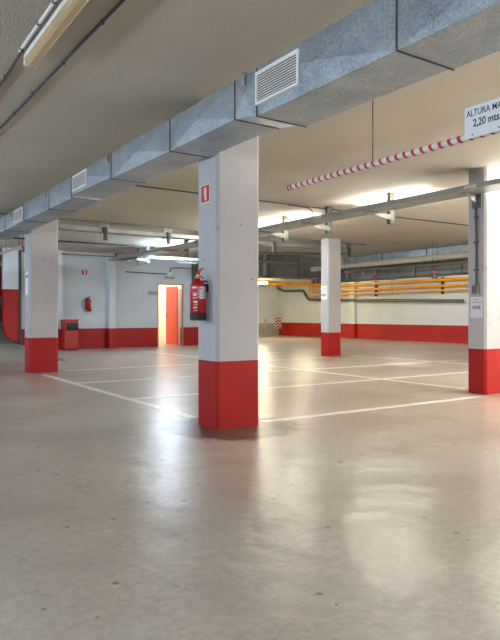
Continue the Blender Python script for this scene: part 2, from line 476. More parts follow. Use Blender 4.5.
secs = [(-3.0, -0.4, 2.447, 2.447, 2.92), (-0.4, 0.95, 2.447, 2.447, 2.92), (0.95, 2.287, 2.447, 2.447, 2.92), (2.287, 3.59, 2.447, 2.447, 2.90), (3.59, 3.88, 2.449, 2.502, 2.86),
        (3.88, 4.95, 2.502, 2.502, 2.85), (4.95, 6.36, 2.502, 2.515, 2.85), (6.36, 7.69, 2.53, 2.55, 2.86), (7.69, 8.68, 2.518, 2.518, 2.85),
        (8.68, 10.05, 2.52, 2.53, 2.85), (10.05, 11.35, 2.53, 2.53, 2.85), (11.35, 12.8, 2.53, 2.53, 2.85)]
for ya, yb, z0, z1, xb in secs:
    duct_section(dx0, xb, ya, yb, z0, z1, dtop, M['galv'], duct, O)
for s, n in zip(secs, secs[1:]):
    flange(dx0, max(s[4], n[4]), s[1], min(s[3], n[2]), dtop, duct, O)
def grille(y0, y1, z0, z1, n, x=dx0):
    g = bmesh.new(); t = 0.02
    x0 = x-0.022
    box(g, x0, x+0.003, y0, y1, z0, z0+t); box(g, x0, x+0.003, y0, y1, z1-t, z1)
    box(g, x0, x+0.003, y0, y0+t, z0+t, z1-t); box(g, x0, x+0.003, y1-t, y1, z0+t, z1-t)
    loc_shift(g, O); f = new_obj('vent_grille', g, M['white_plastic'], duct); f['label'] = 'white louvred grille'
    g = bmesh.new(); box(g, x-0.0165, x-0.0145, y0+t, y1-t, z0+t, z1-t); loc_shift(g, O)
    new_obj('grille_opening', g, M['black'], f)
    g = bmesh.new()
    for i in range(n):
        z = z0+t + (i+0.5)*(z1-z0-2*t)/n
        h = (z1-z0-2*t)/n
        prism(g, [(x-0.019, z+h*0.34), (x-0.025, z+h*0.30), (x-0.027, z-h*0.22), (x-0.022, z-h*0.22)], 'y', y0+t, y1-t)
    loc_shift(g, O); new_obj('louvres', g, M['white_plastic'], f)
grille(3.10, 3.585, 2.515, 2.745, 11)
grille(7.10, 7.62, 2.575, 2.765, 12)
grille(10.12, 10.62, 2.56, 2.755, 12)
# hangers
for y in (3.74, 6.44, 8.82, 10.9, 1.6):
    g = bmesh.new()
    box(g, dx0-0.02, dx0-0.014, y-0.02, y+0.02, 2.70, dtop+0.012); tube(g, [(2.72, y, dtop), (2.72, y, HC)], 0.006, 6); box(g, dx0-0.03, dx0-0.014, y-0.012, y+0.012, 2.73, 2.76)
    box(g, dx1+0.07, dx1+0.076, y-0.02, y+0.02, 2.70, dtop+0.012)
    box(g, dx0-0.02, dx1+0.076, y-0.018, y+0.018, dtop+0.001, dtop+0.012)
    loc_shift(g, O); new_obj('hanger_strap', g, M['steel'], duct)

# ------------------------------------------------------------------ ALTURA MAXIMA bar and sign
bx, bz, br = 3.40, 2.197, 0.024
bar = empty('height_limit_bar', (bx, 2.4, bz), 'red and white striped height limit bar hanging across the drive lane at upper right', 'height bar')
OB = Vector((bx, 2.4, bz))
g = bmesh.new(); tube(g, [(0, 4.44-2.4, 0), (0, 0.0-2.4, 0)], br, 16)
new_obj('bar', g, M['stripe_white'], bar, smooth=True)
g = bmesh.new()
y = 4.40; p = 0.078
def ring(g, y, r, h, seg=16, skew=-0.012):
    a = []; b = []
    for j in range(seg):
        t = 2*math.pi*j/seg
        off = skew*math.cos(t+0.6)
        a.append(g.verts.new((r*math.cos(t), y+off-2.4, r*math.sin(t)))); b.append(g.verts.new((r*math.cos(t), y+off-h-2.4, r*math.sin(t))))
    for j in range(seg): g.faces.new((a[j], a[(j+1) % seg], b[(j+1) % seg], b[j]))
while y > 0.1:
    ring(g, y, br+0.0012, 0.027); y -= p
new_obj('red_stripes', g, M['stripe_red'], bar, smooth=True)
g = bmesh.new(); tube(g, [(0, 4.445-2.4, 0), (0, 4.425-2.4, 0)], br+0.003, 16)
new_obj('end_cap', g, M['stripe_red'], bar, smooth=True)
for yy in (3.40, 1.2, 0.2):
    g = bmesh.new(); tube(g, [(0, yy-2.4, br), (0, yy-2.4, HC-bz)], 0.004, 6)
    new_obj('hanging_wire', g, M['dark_conduit'], bar)
g = bmesh.new(); sy0, sy1, sz0, sz1 = 1.78, 2.55, 2.176, 2.378
box(g, bx-0.030, bx-0.0255, sy0, sy1, sz0, sz1, 0, 0.001)
sg = new_obj('height_sign', g, M['sign_white'])
tag(sg, 'white sign reading ALTURA MAXIMA 2,20 mts fixed to the striped bar', 'sign')
text_obj('lettering', 'ALTURA MAXIMA', 0.058, M['ink'], sg, face_mx((bx-0.031, 2.535, 2.315)), 0.0004, sx=0.80)
text_obj('lettering', '2,20 mts.', 0.066, M['ink'], sg, face_mx((bx-0.031, 2.486, 2.246)), 0.0012, sx=0.82)
for yy in (2.49, 2.30, 1.78):
    g = bmesh.new(); tube(g, [(bx-0.034, yy, bz), (bx-0.030, yy, bz)], 0.005, 8); new_obj('screw', g, M['dark_metal'], sg)

# second, distant bar at the left
bar2 = empty('height_limit_bar', (2.93, 13.2, 2.35), 'faded small striped height bar hanging far left beyond the duct', 'height bar')
g = bmesh.new(); tube(g, [(0, -0.95, 0), (0, 0.65, 0)], 0.022, 12); new_obj('bar', g, M['stripe_white'], bar2, smooth=True)
for i in range(13):
    g = bmesh.new(); ring(g, -0.87+0.12*i+2.4, 0.0235, 0.055, 12); new_obj('red_stripe', g, M['stripe_red'], bar2, smooth=True)
for yy in (-0.85, 0.2):
    g = bmesh.new(); tube(g, [(0, yy, 0.02), (0, yy, 0.65)], 0.005, 6); new_obj('hanging_wire', g, M['dark_conduit'], bar2)

# ------------------------------------------------------------------ fire extinguishers and signs
def extinguisher(loc, rz, label, hose, scale=1.0):
    """standing upright, wall side towards local +X, base at z=0"""
    t = empty('fire_extinguisher', loc, label, 'fire extinguisher', rz=rz); t.scale = (scale,)*3
    g = bmesh.new(); r = 0.076
    lathe(g, [(0, 0.06), (r, 0.06), (r, 0.325), (r*0.96, 0.35), (r*0.80, 0.372), (r*0.5, 0.388), (0.028, 0.394), (0.022, 0.41), (0, 0.41)], seg=32)
    new_obj('cylinder_body', g, M['ext_red'], t, smooth='all')
    g = bmesh.new(); lathe(g, [(0, 0), (r*0.9, 0), (r*1.04, 0.008), (r*1.05, 0.07), (r*1.0, 0.075), (0, 0.075)], seg=32)
    new_obj('foot_ring', g, M['black'], t, smooth=True)
    g = bmesh.new(); lathe(g, [(0, 0.405), (0.017, 0.405), (0.02, 0.415), (0.02, 0.43), (0.014, 0.436), (0.014, 0.45), (0, 0.45)], seg=16)
    tube(g, [(0, 0, 0.425), (-0.03, 0, 0.425)], 0.009, 10)
    new_obj('brass_valve', g, M['brass'], t, smooth=True)
    g = bmesh.new()
    prism(g, [(0.012, 0.437), (-0.03, 0.425), (-0.055, 0.405), (-0.058, 0.414), (-0.032, 0.440), (0.012, 0.455)], 'x', -0.011, 0.011)
    new_obj('carry_handle', g, M['ext_red'], t).rotation_euler = (0, 0, R(30))
    g = bmesh.new()
    prism(g, [(0.014, 0.447), (0.0, 0.47), (-0.030, 0.505), (-0.060, 0.512), (-0.06, 0.500), (-0.036, 0.490), (-0.016, 0.462), (-0.012, 0.447)], 'x', -0.011, 0.011)
    new_obj('squeeze_lever', g, M['ext_red'], t).rotation_euler = (0, 0, R(30))
    g = bmesh.new(); box(g, 0.06, 0.104, -0.03, 0.03, 0.28, 0.36); box(g, 0.02, 0.104, -0.012, 0.012, 0.378, 0.392)
    new_obj('wall_bracket', g, M['black'], t)
    def patch(a0, a1, z0, z1, mat, rr=0.0767, name='label_panel', par=None):
        g = bmesh.new(); n = 10; A = []; B = []
        for i in range(n+1):
            a = R(a0+(a1-a0)*i/n)
            A.append(g.verts.new((rr*math.cos(a), rr*math.sin(a), z0))); B.append(g.verts.new((rr*math.cos(a), rr*math.sin(a), z1)))
        for i in range(n): g.faces.new((A[i], A[i+1], B[i+1], B[i]))
        return new_obj(name, g, mat, par or t, smooth=True)
    # angles: 180 = away from wall, 270 = towards -Y
    f = patch(252, 318, 0.212, 0.330, M['paper'])
    patch(256, 264, 0.298, 0.318, M['sign_red'], 0.0772, 'flame_mark', f)
    for k in range(5): patch(268 if k < 2 else 257, 312, 0.306-0.0185*k, 0.311-0.0185*k, M['ink_grey'] if k > 1 else M['sign_red'], 0.0772, 'print_line', f)
    for (a0, a1, z0, z1) in ((196, 234, 0.312, 0.330), (200, 236, 0.262, 0.270), (205, 232, 0.238, 0.256), (202, 236, 0.215, 0.224), (208, 240, 0.170, 0.192), (208, 242, 0.150, 0.156), (206, 236, 0.118, 0.134), (208, 238, 0.095, 0.100),
                             (240, 246, 0.305, 0.324), (240, 246, 0.278, 0.294), (240, 246, 0.250, 0.268), (240, 246, 0.224, 0.240)):
        patch(a0, a1, z0, z1, M['paper'], name='white_print')
    if hose:
        g = bmesh.new(); tube(g, rounded([(-0.03, 0, 0.425), (-0.09, 0.02, 0.44), (-0.115, 0.02, 0.36), (-0.105, 0.02, 0.08)], 0.05), 0.016, 10)
        new_obj('hose', g, M['black'], t, smooth=True)
        g = bmesh.new(); tube(g, rounded([(-0.10, 0.03, 0.42), (-0.21, 0.03, 0.38), (-0.22, 0.03, 0.16), (-0.12, 0.03, 0.03)], 0.1, 6), 0.006, 8)
        new_obj('cable_loop', g, M['grey_conduit'], t, smooth=True)
    return t
extinguisher((2.787, 5.03, 0.999), 0.0, 'red fire extinguisher mounted on the left face of the nearest column', False, 0.945)
e2 = extinguisher((6.56, 18.80, 1.16), R(90), 'small distant red fire extinguisher on the white back wall above the red bin', False, 0.95)
g = bmesh.new(); tube(g, rounded([(0.0, 0.02, 0.42), (0.0, 0.09, 0.43), (0.0, 0.12, 0.34), (0.0, 0.10, 0.06)], 0.05), 0.024, 10)
new_obj('hose', g, M['black'], e2, smooth=True)
g = bmesh.new(); tube(g, rounded([(0.03, 0.08, 0.42), (0.03, 0.24, 0.36), (0.03, 0.22, 0.16), (0.03, 0.10, 0.0)], 0.1, 6), 0.007, 8)
new_obj('cable_loop', g, M['grey_conduit'], e2, smooth=True)

def fire_sign(c, w, h, facing, label):
    """small sign, local frame: u across, v up"""
    t = empty('fire_sign', c, label, 'sign')
    def put(u0, u1, v0, v1, d, m, name):
        g = bmesh.new()
        if facing == 'x': box(g, -0.002-d, 0.0, -u1, -u0, v0, v1)
        else: box(g, u0, u1, -0.002-d, 0.0, v0, v1)
        return new_obj(name, g, m, t)
    put(-w/2, w/2, -h/2, h/2, 0.0, M['sign_pale'], 'backing_plate')
    put(-w/2+0.008, w/2-0.008, -h/2+0.008, h/2-0.008, 0.001, M['sign_red'], 'red_field')
    put(-w*0.05, w*0.15, -h*0.36, h*0.30, 0.002, M['sign_pale'], 'extinguisher_symbol')
    put(0.0, w*0.10, h*0.30, h*0.37, 0.002, M['sign_pale'], 'valve_symbol')
    put(-w*0.14, w*0.02, h*0.27, h*0.32, 0.002, M['sign_pale'], 'hose_symbol')
    put(-w*0.17, -w*0.12, -h*0.1, h*0.32, 0.002, M['sign_pale'], 'hose_symbol')
    return t
fire_sign((2.885, 5.062, 2.185), 0.165, 0.172, 'x', 'red and white fire extinguisher sign high on the nearest column')
fire_sign((6.455, WY-0.001, 2.385), 0.19, 0.16, 'y', 'small red extinguisher sign on the white back wall')

# ------------------------------------------------------------------ notices, switch box
g = bmesh.new(); box(g, 7.1065, 7.1098, 5.095, 5.285, 1.012, 1.292)
n1 = tag(new_obj('paper_notice', g, M['paper']), 'white paper notice reading AVIS taped on the right-edge column', 'notice')
text_obj('lettering', 'AVIS', 0.062, M['ink'], n1, face_mx((7.1060, 5.252, 1.13)), 0.0016)
for z, a, b in ((1.25, 5.15, 5.24), (1.213, 5.11, 5.262)):
    g = bmesh.new(); box(g, 7.1055, 7.1065, a, b, z, z+0.009); new_obj('print_line', g, M['ink_grey'], n1)
g = bmesh.new(); box(g, 10.3665, 10.3698, 11.97, 12.21, 1.44, 1.80)
n2 = tag(new_obj('paper_notice', g, M['paper']), 'white paper notice reading AVIS on the slim distant column', 'notice')
text_obj('lettering', 'AVIS', 0.09, M['ink'], n2, face_mx((10.366, 12.195, 1.53)), 0.002)
for z, a, b in ((1.72, 11.99, 12.18), (1.66, 11.99, 12.18)):
    g = bmesh.new(); box(g, 10.3655, 10.3665, a, b, z, z+0.012); new_obj('print_line', g, M['ink_grey'], n2)
g = bmesh.new(); box(g, 2.9262, 2.9298, 11.66, 11.83, 1.42, 1.78); box(g, 2.926, 2.9262, 11.70, 11.80, 1.30, 1.36, 1)
box(g, 2.9262, 2.9298, 11.64, 11.88, 1.74, 1.83)
tag(new_obj('vertical_sticker', g, [M['paper'], M['ink_grey']]), 'tall narrow peeling white sticker on the side of the left column', 'sticker')
sw = empty('switch_box', (7.11, 5.19, 1.39), 'grey switch box with conduit on the right-edge column above the notice', 'switch box')
g = bmesh.new(); box(g, -0.05, 0, -0.05, 0.04, -0.06, 0.06, 0, 0.008); new_obj('box_body', g, M['grey_conduit'], sw)
g = bmesh.new(); box(g, -0.065, -0.05, -0.035, 0.03, -0.045, 0.045, 0, 0.004); new_obj('switch_cover', g, M['panel_dark'], sw)
g = bmesh.new(); tube(g, rounded([(-0.03, -0.02, 0.05), (-0.03, -0.02, 0.75), (-0.03, -0.01, 0.95), (-0.03, -0.01, 1.07)], 0.2), 0.014, 10); new_obj('conduit', g, M['dark_conduit'], sw, smooth=True)
for z in (0.25, 0.62, 0.95):
    g = bmesh.new(); box(g, -0.05, 0, -0.035, 0.015, z, z+0.02); new_obj('conduit_clip', g, M['dark_metal'], sw)

# hanging zone signs: red and blue squares over dark panel with a figure
def zone_sign(x, y, z, wd, label, top=HC):
    t = empty('zone_sign', (x, y, z), label, 'sign')
    h = wd
    g = bmesh.new(); box(g, -wd/2, wd/2, -0.006, 0.006, -h/2, h/2); new_obj('panel', g, M['panel_dark'], t)
    g = bmesh.new(); box(g, -wd*0.48, 0, -0.008, -0.006, h*0.12, h*0.48); new_obj('red_square', g, M['sign_red'], t)
    g = bmesh.new(); box(g, 0.004, wd*0.48, -0.008, -0.006, h*0.12, h*0.48); new_obj('blue_square', g, M['sign_blue'], t)
    g = bmesh.new(); box(g, -wd*0.40, -wd*0.1, -0.0095, -0.008, h*0.26, h*0.33); new_obj('pictogram', g, M['sign_pale'], t)
    g = bmesh.new(); box(g, wd*0.12, wd*0.34, -0.0095, -0.008, h*0.24, h*0.36)
    new_obj('pictogram', g, M['sign_pale'], t)
    text_obj('figure', '1', wd*0.62, M['paper'], t, face_my((-wd*0.02, -0.0085, -h*0.42)), 0.004, 'CENTER')
    for s in (-1, 1):
        g = bmesh.new(); tube(g, [(s*wd*0.4, 0, h/2), (s*wd*0.4, 0, top-z)], 0.004, 6); new_obj('hanging_wire', g, M['dark_conduit'], t)
    return t
zone_sign(12.95, 14.05, 2.285, 0.235, 'small hanging red and blue zone sign just right of the slim distant column')
zone_sign(12.95, 10.72, 2.10, 0.22, 'small hanging red and blue zone sign right of centre in front of the dark duct')
zone_sign(12.95, 15.52, 2.17, 0.22, 'small hanging red and blue zone sign just left of the slim distant column')
zone_sign(3.50, 14.0, 2.53, 0.23, 'hanging red and blue zone sign partly behind the left column')

# ------------------------------------------------------------------ red bin
bn = empty('waste_bin', (5.855, 18.50, 0), 'red metal waste bin with black liner standing against the white back wall', 'bin')
g = bmesh.new(); box(g, -0.20, 0.22, -0.16, 0.18, 0.03, 0.88, 0, 0.012); new_obj('bin_body', g, M['bin_red'], bn)
g = bmesh.new(); box(g, -0.21, 0.23, -0.17, 0.19, 0.88, 0.915, 0, 0.006); new_obj('lid', g, M['bin_red'], bn)
g = bmesh.new(); box(g, -0.13, 0.21, -0.175, -0.16, 0.58, 0.81); new_obj('opening', g, M['black'], bn)
g = bmesh.new()
for i in range(7):
    a = -0.15+0.053*i; box(g, a, a+0.05, -0.195-0.012*(i % 2), -0.17, 0.61+0.02*(i % 3), 0.68+0.015*(i % 2), 0, 0.008)
new_obj('liner_bag', g, M['black'], bn)
g = bmesh.new(); box(g, -0.2, 0.2, -0.17, 0.17, 0.0, 0.03); new_obj('plinth', g, M['black'], bn)

# ------------------------------------------------------------------ foreground ceiling: luminaire and conduits
lum = empty('ceiling_luminaire', (1.21, 3.9, HC), 'unlit long batten luminaire with yellowed cover at upper left of the ceiling', 'lamp')
g = bmesh.new(); box(g, -0.045, 0.045, -0.75, 0.86, -0.05, 0, 0, 0.006); new_obj('housing', g, M['white_plastic'], lum)
g = bmesh.new(); prism(g, [(-0.045, -0.05), (-0.038, -0.092), (-0.02, -0.105), (0.02, -0.105), (0.038, -0.092), (0.045, -0.05)], 'y', -0.74, 0.84); new_obj('cover', g, M['tan_diffuser'], lum, smooth=True)
g = bmesh.new(); box(g, -0.047, 0.047, 0.84, 0.865, -0.10, -0.005, 0, 0.006); new_obj('end_cap', g, M['white_plastic'], lum)
g = bmesh.new(); box(g, -0.047, 0.047, -0.765, -0.74, -0.10, -0.005, 0, 0.006); new_obj('end_cap', g, M['white_plastic'], lum)

def conduit(name, pts, r, mat, label, clips=(), clipmat='dark_metal', cat='conduit', clipsize=0.013):
    p0 = Vector(pts[0])
    t = empty(name, p0, label, cat)
    g = bmesh.new(); tube(g, [Vector(p)-p0 for p in pts], r, 10); new_obj('tube', g, mat, t, smooth=True)
    for c in clips:
        c = Vector(c)-p0
        g = bmesh.new(); s = clipsize
        box(g, c.x-s, c.x+s, c.y-s*0.6, c.y+s*0.6, c.z-r*1.25, c.z+r*1.2); new_obj('clip', g, M[clipmat], t)
    return t
zc = HC-0.014
conduit('conduit', [(1.14, 4.70, zc), (1.155, 5.4, zc), (1.16, 12.0, zc), (1.16, 18.8, zc)], 0.0105, M['dark_conduit'], 'black conduit running along the ceiling from the end of the unlit batten luminaire', [(1.15, y, zc) for y in (5.3, 6.3, 7.6)])
conduit('conduit', [(1.125, -1, zc), (1.125, 4.72, zc)], 0.0105, M['white_plastic'], 'pale conduit clipped right beside the unlit batten luminaire', [(1.125, y, zc) for y in (4.66, 4.2, 3.85, 3.5)])
conduit('conduit', [(1.48, -2, zc), (1.475, 3.5, zc), (1.455, 4.6, zc), (1.43, 6.3, zc), (1.41, 7.5, zc), (1.41, 18.8, zc)], 0.0115, M['dark_conduit'], 'second black conduit on the upper left ceiling, right of the batten luminaire', [(1.47, 3.95, zc), (1.455, 4.75, zc), (1.435, 5.55, zc), (1.43, 6.2, zc), (1.42, 7.0, zc)])

# ------------------------------------------------------------------ cable tray on the right (runs in depth)
def perforated_post(parent, x, y, z0, z1, org, wx=0.06, wy=0.11, nm='perforated_post'):
    """U profile: slotted front face, solid web, slotted side"""
    g = bmesh.new(); h = z1-z0; n = max(3, int(h/0.04)); t = 0.004; W = wy/2
    for (a, c) in ((-W, -W*0.55), (-W*0.14, W*0.14), (W*0.55, W)):
        box(g, x+a, x+c, y, y+t, z0, z1)
    for i in range(n+1):
        zz = z0+(h-0.02)*i/n; box(g, x-W, x+W, y, y+t, zz, zz+0.02)
    box(g, x-W, x+W, y+0.012, y+0.016, z0, z1)
    for (a, c) in ((t, wx*0.35), (wx*0.65, wx)):
        box(g, x-W, x-W+t, y+a, y+c, z0, z1); box(g, x+W-t, x+W, y+a, y+c, z0, z1)
    for i in range(n+1):
        zz = z0+(h-0.02)*i/n; box(g, x-W, x-W+t, y+t, y+wx, zz, zz+0.02)
    box(g, x-W+0.01, x-W+0.013, y+t, y+wx, z0, z1)
    loc_shift(g, org); return new_obj(nm, g, M['post_steel'], parent)
tr = empty('cable_tray', (7.05, 9, 2.66), 'grey metal cable tray on perforated hangers running into the depth past the right-edge column', 'cable tray')
OT = Vector((7.05, 9, 2.66))
tx0, tx1, tz = 6.72, 7.11, 2.655
g = bmesh.new(); t_ = 0.005
box(g, tx0, tx1, -2, 17.6, tz, tz+t_); box(g, tx0, tx0+t_, -2, 17.6, tz+t_, tz+0.062); box(g, tx1-t_, tx1, -2, 17.6, tz+t_, tz+0.062)
loc_shift(g, OT); new_obj('channel', g, M['tray_metal'], tr)
g = bmesh.new()
for k, xx in enumerate((6.86, 6.89, 6.93, 6.98, 7.02)):
    tube(g, [(xx, -2, tz+0.02), (xx+0.01, 6, tz+0.022), (xx-0.01, 12, tz+0.02), (xx, 17.5, tz+0.02)], 0.011+0.002*(k % 2), 8)
loc_shift(g, OT); new_obj('cables', g, M['dark_conduit'], tr)
for y in (1.2, 3.9, 6.95, 8.45, 9.75, 11.2, 13.9, 16.2, 16.8):
    perforated_post(tr, 7.38, y, 2.50, HC, OT)
    g = bmesh.new()
    xt = 6.74
    prism(g, [(xt, 2.651), (7.365, 2.651), (7.365, 2.555), (7.30, 2.56), (xt, 2.638)], 'y', y-0.018, y-0.014)
    box(g, xt, 7.365, y-0.018, y+0.018, 2.645, 2.652)
    loc_shift(g, OT); new_obj('arm', g, M['post_steel'], tr)
# bracket at the column
g = bmesh.new(); prism(g, [(6.80, 2.651), (7.11, 2.651), (7.11, 2.50), (7.05, 2.53)], 'y', 5.16, 5.166); box(g, 6.80, 7.11, 5.14, 5.19, 2.646, 2.652)
box(g, 7.085, 7.11, 5.10, 5.24, 2.47, 2.65)
loc_shift(g, OT); new_obj('arm', g, M['post_steel'], tr)
# cross joint plates
for y in (5.0, 8.0, 11.0):
    g = bmesh.new(); box(g, tx0-0.004, tx0, y-0.09, y+0.09, tz+0.008, tz+0.055); loc_shift(g, OT); new_obj('joint_plate', g, M['steel'], tr)

# cable down from ceiling conduit into the tray
conduit('conduit', [(3.6, 8.66, zc), (7.0, 8.64, zc), (12.0, 8.50, zc), (19.2, 8.45, zc)], 0.0105, M['dark_conduit'], 'thin black conduit crossing the ceiling behind the nearest column toward the right-edge column', [])
conduit('cable_drop', rounded([(6.55, 8.60, zc-0.02), (7.0, 8.58, zc-0.03), (7.06, 8.55, 2.9), (7.06, 8.5, tz+0.03)], 0.2, 6), 0.011, M['dark_conduit'], 'black cable curving from the ceiling conduit down into the right tray', [], cat='cable')

# ------------------------------------------------------------------ cross tray at Y 12.6
ct = empty('cable_tray', (8, 12.7, 2.8), 'narrow grey cable tray crossing the hall under the ceiling behind the left column', 'cable tray')
OC = Vector((8, 12.7, 2.8))
g = bmesh.new(); box(g, 2.2, 12.0, 12.56, 12.80, 2.80, 2.805); box(g, 2.2, 12.0, 12.56, 12.566, 2.805, 2.875); box(g, 2.2, 12.0, 12.794, 12.80, 2.805, 2.875)
loc_shift(g, OC); new_obj('channel', g, M['tray_metal'], ct)
for x in (3.3, 4.70, 6.17, 7.9, 9.10, 11.6):
    g = bmesh.new()
    box(g, x-0.09, x+0.09, 12.50, 12.506, 2.90, HC); box(g, x-0.09, x+0.09, 12.50, 12.60, HC-0.006, HC)
    for i in range(3):
        for j in range(2):
            box(g, x-0.06+i*0.05, x-0.04+i*0.05, 12.497, 12.5, 2.925+0.035*j, 2.945+0.035*j, 1)
    loc_shift(g, OC); new_obj('ceiling_plate', g, [M['tray_metal'], M['black']], ct)
    perforated_post(ct, x+0.03, 12.51, 2.62, 2.93, OC, wy=0.07, nm='perforated_post')
    g = bmesh.new(); box(g, x-0.0, x+0.06, 12.51, 12.82, 2.785, 2.80); loc_shift(g, OC); new_obj('arm', g, M['tray_metal'], ct)
# ceiling conduits parallel to it
conduit('conduit', [(2.2, 12.45, zc), (12.2, 12.45, zc)], 0.014, M['grey_conduit'], 'grey ceiling conduit just above the narrow cross tray', [])
conduit('conduit', [(2.2, 16.1, zc-0.02), (7.3, 16.1, zc-0.02)], 0.022, M['dark_conduit'], 'dark ceiling conduit near the back wall ending at the deep tray hangers', [])
# angle brackets and further tray clutter at the back
bt = empty('cable_channel', (8.4, 15.4, 2.6), 'pale metal cable channel under the ceiling in front of the orange door', 'cable tray')
g = bmesh.new(); OB2 = Vector((8.4, 15.4, 2.6))
box(g, 6.85, 9.8, 15.35, 15.50, 2.575, 2.58); box(g, 6.85, 9.8, 15.345, 15.35, 2.575, 2.645); box(g, 6.85, 9.8, 15.5, 15.505, 2.575, 2.645)
loc_shift(g, OB2); new_obj('channel', g, M['tray_white'], bt)
for x in (7.2, 8.6, 9.7):
    g = bmesh.new(); tube(g, [(x, 15.42, 2.58), (x, 15.42, HC)], 0.006, 6); loc_shift(g, OB2); new_obj('hanger_rod', g, M['dark_metal'], bt)
g = bmesh.new(); prism(g, [(9.55, 2.575), (9.85, 2.575), (9.85, 2.56), (9.62, 2.45), (9.55, 2.45)], 'y', 15.36, 15.37)
g.free()
conduit('conduit', [(9.3, 15.0, 2.86), (10.2, 14.6, 2.84), (12.5, 13.6, 2.84)], 0.03, M['green_pipe'], 'short grey pipe under the ceiling left of the nearest column', [])
rb = bmesh.new(); box(rb, 10.22, 10.62, WY-0.25, WY, 2.15, HC, 0, 0.01)
tag(new_obj('riser_box', rb, M['green_pipe']), 'dark grey-green riser box high on the back wall right of the orange door', 'riser box')
pp = conduit('wall_pipe', [(5.6, WY-0.45, 2.88), (7.6, WY-0.45, 2.86)], 0.02, M['grey_conduit'], 'grey pipe along the top of the back wall above the small extinguisher sign', [])
g = bmesh.new(); box(g, 1.68, 1.73, -0.02, 0.05, -0.14, 0.12); new_obj('pipe_bracket', g, M['dark_metal'], pp)
# conduits at the door
conduit('wall_conduit', [(7.79, WY-0.02, 2.445), (8.6, WY-0.02, 2.43), (9.25, WY-0.02, 2.425)], 0.016, M['dark_conduit'], 'black conduit on the back wall leading left from the box over the door', [])
conduit('wall_conduit', rounded([(9.40, WY-0.02, 2.49), (9.40, WY-0.02, 2.62), (9.6, WY-0.02, 2.65), (10.22, WY-0.02, 2.66)], 0.08), 0.018, M['dark_conduit'], 'black conduit bending up and right from the box over the door', [])
el = empty('emergency_light', (9.37, WY, 2.36), 'pale junction box and emergency light above the orange door', 'emergency light')
g = bmesh.new(); box(g, -0.09, 0.08, -0.07, 0, 0.0, 0.13, 0, 0.01); new_obj('junction_box', g, M['white_plastic'], el)
g = bmesh.new(); box(g, -0.17, 0.17, -0.08, 0, -0.10, -0.015, 0, 0.012); new_obj('lamp_body', g, M['cream_pipe'], el)
g = bmesh.new(); box(g, 8.60, 8.925, WY-0.01, WY, 1.715, 1.84)
tag(new_obj('door_plate', g, M['wall_grey']), 'plain grey plate on the wall just left of the orange door', 'sign')
# suspended white luminaire in front of door
sl = empty('suspended_luminaire', (9.15, 17.2, 2.66), 'white suspended luminaire hanging before the back wall above the orange door', 'lamp')
g = bmesh.new(); prism(g, [(-0.32, 0.0), (0.30, 0.0), (0.36, 0.05), (-0.38, 0.05)], 'y', -0.06, 0.06); new_obj('body', g, M['white_plastic'], sl)
for x in (-0.25, 0.02, 0.25):
    g = bmesh.new(); box(g, x-0.015, x+0.015, -0.01, 0.01, 0.05, 0.34); new_obj('hanger', g, M['dark_metal'], sl)

# drain post by the ramp
g = bmesh.new(); box(g, 4.465, 4.53, WY-0.12, WY-0.02, 0, 2.95); tag(new_obj('steel_post', g, M['dark_conduit']), 'thin dark upright post between the ramp wall panel and the left column', 'post')

# ------------------------------------------------------------------ lamps on the tray row and elsewhere
def batten(loc, length, mat, label, rz=0.0, drop=None, group=None):
    """tubular luminaire: cylindrical diffuser, two end caps, hanger rods; loc is its axis"""
    t = empty('batten_lamp', loc, label, 'lamp', group, rz)
    g = bmesh.new(); tube(g, [(0, -length/2+0.04, 0), (0, length/2-0.04, 0)], 0.038, 12, cap=False); new_obj('diffuser', g, mat, t, smooth=True)
    for s in (-1, 1):
        g = bmesh.new(); tube(g, [(0, s*(length/2-0.045), 0), (0, s*length/2, 0)], 0.043, 12); new_obj('end_cap', g, M['white_plastic'], t, smooth=True)
        g = bmesh.new(); tube(g, [(0, s*(length/2-0.02), 0.04), (0, s*(length/2-0.02), (drop or HC)-loc[2])], 0.006, 6); new_obj('hanger_rod', g, M['steel'], t)
    return t
where = {9.95: 'lit batten lamp behind the right cable tray, seen just right of the nearest column', 7.2: 'lit batten lamp behind the right cable tray between slim column and right-edge column',
         4.45: 'lit batten lamp above the right tray beyond the right-edge column', 15.2: 'lit cool batten lamp behind the deep tray left of the nearest column',
         11.7: 'lit batten lamp behind the nearest column', 1.8: 'lit batten lamp past the right edge, nearest of the tray row', -1.0: 'lit batten lamp of the tray row behind the viewer'}
for y, lb in where.items():
    batten((7.60, y, 2.85), 1.55, M['lamp_cool' if y in (15.2,) else 'lamp_neutral'], lb, drop=HC)
for (x, y) in ((-2.6, -3.5), (-2.6, 1.5), (-2.6, 6.5), (-2.6, 11.5), (0.4, 16.6)):  # added out-of-frame fill: cool light for ceiling, duct side and left faces
    batten((x, y, 2.05), 1.55, M['lamp_cool'], 'added cool fill lamp hanging unseen left of or behind the viewer', group='added cool fill battens outside the view')
for (x, y) in ((7.2, 1.0), (8.6, 2.2), (10.2, 3.8), (12.0, 5.5), (12.0, 1.0)):  # invented unseen battens, put in to brighten ceiling and floor from the right
    batten((x, y, 1.95), 1.55, M['lamp_added_fill'], 'added neutral fill lamp hanging unseen to the right of the viewer', group='added neutral fill battens outside the view')
batten((16.6, 15.0, 2.90), 1.55, M['lamp_neutral'], 'lit neutral batten lamp beside the far yellow pipes')
batten((16.6, 20.5, 2.90), 1.55, M['lamp_yellow'], 'lit warm batten lamp under the ceiling behind the slim distant column')
batten((16.6, 8.5, 2.90), 1.55, M['lamp_neutral'], 'lit batten lamp hidden behind the right-edge column')
batten((15.3, 22.6, 2.47), 1.55, M['lamp_glow'], 'glowing warm batten lamp just right of the nearest column at the far end', rz=R(90), drop=HC)
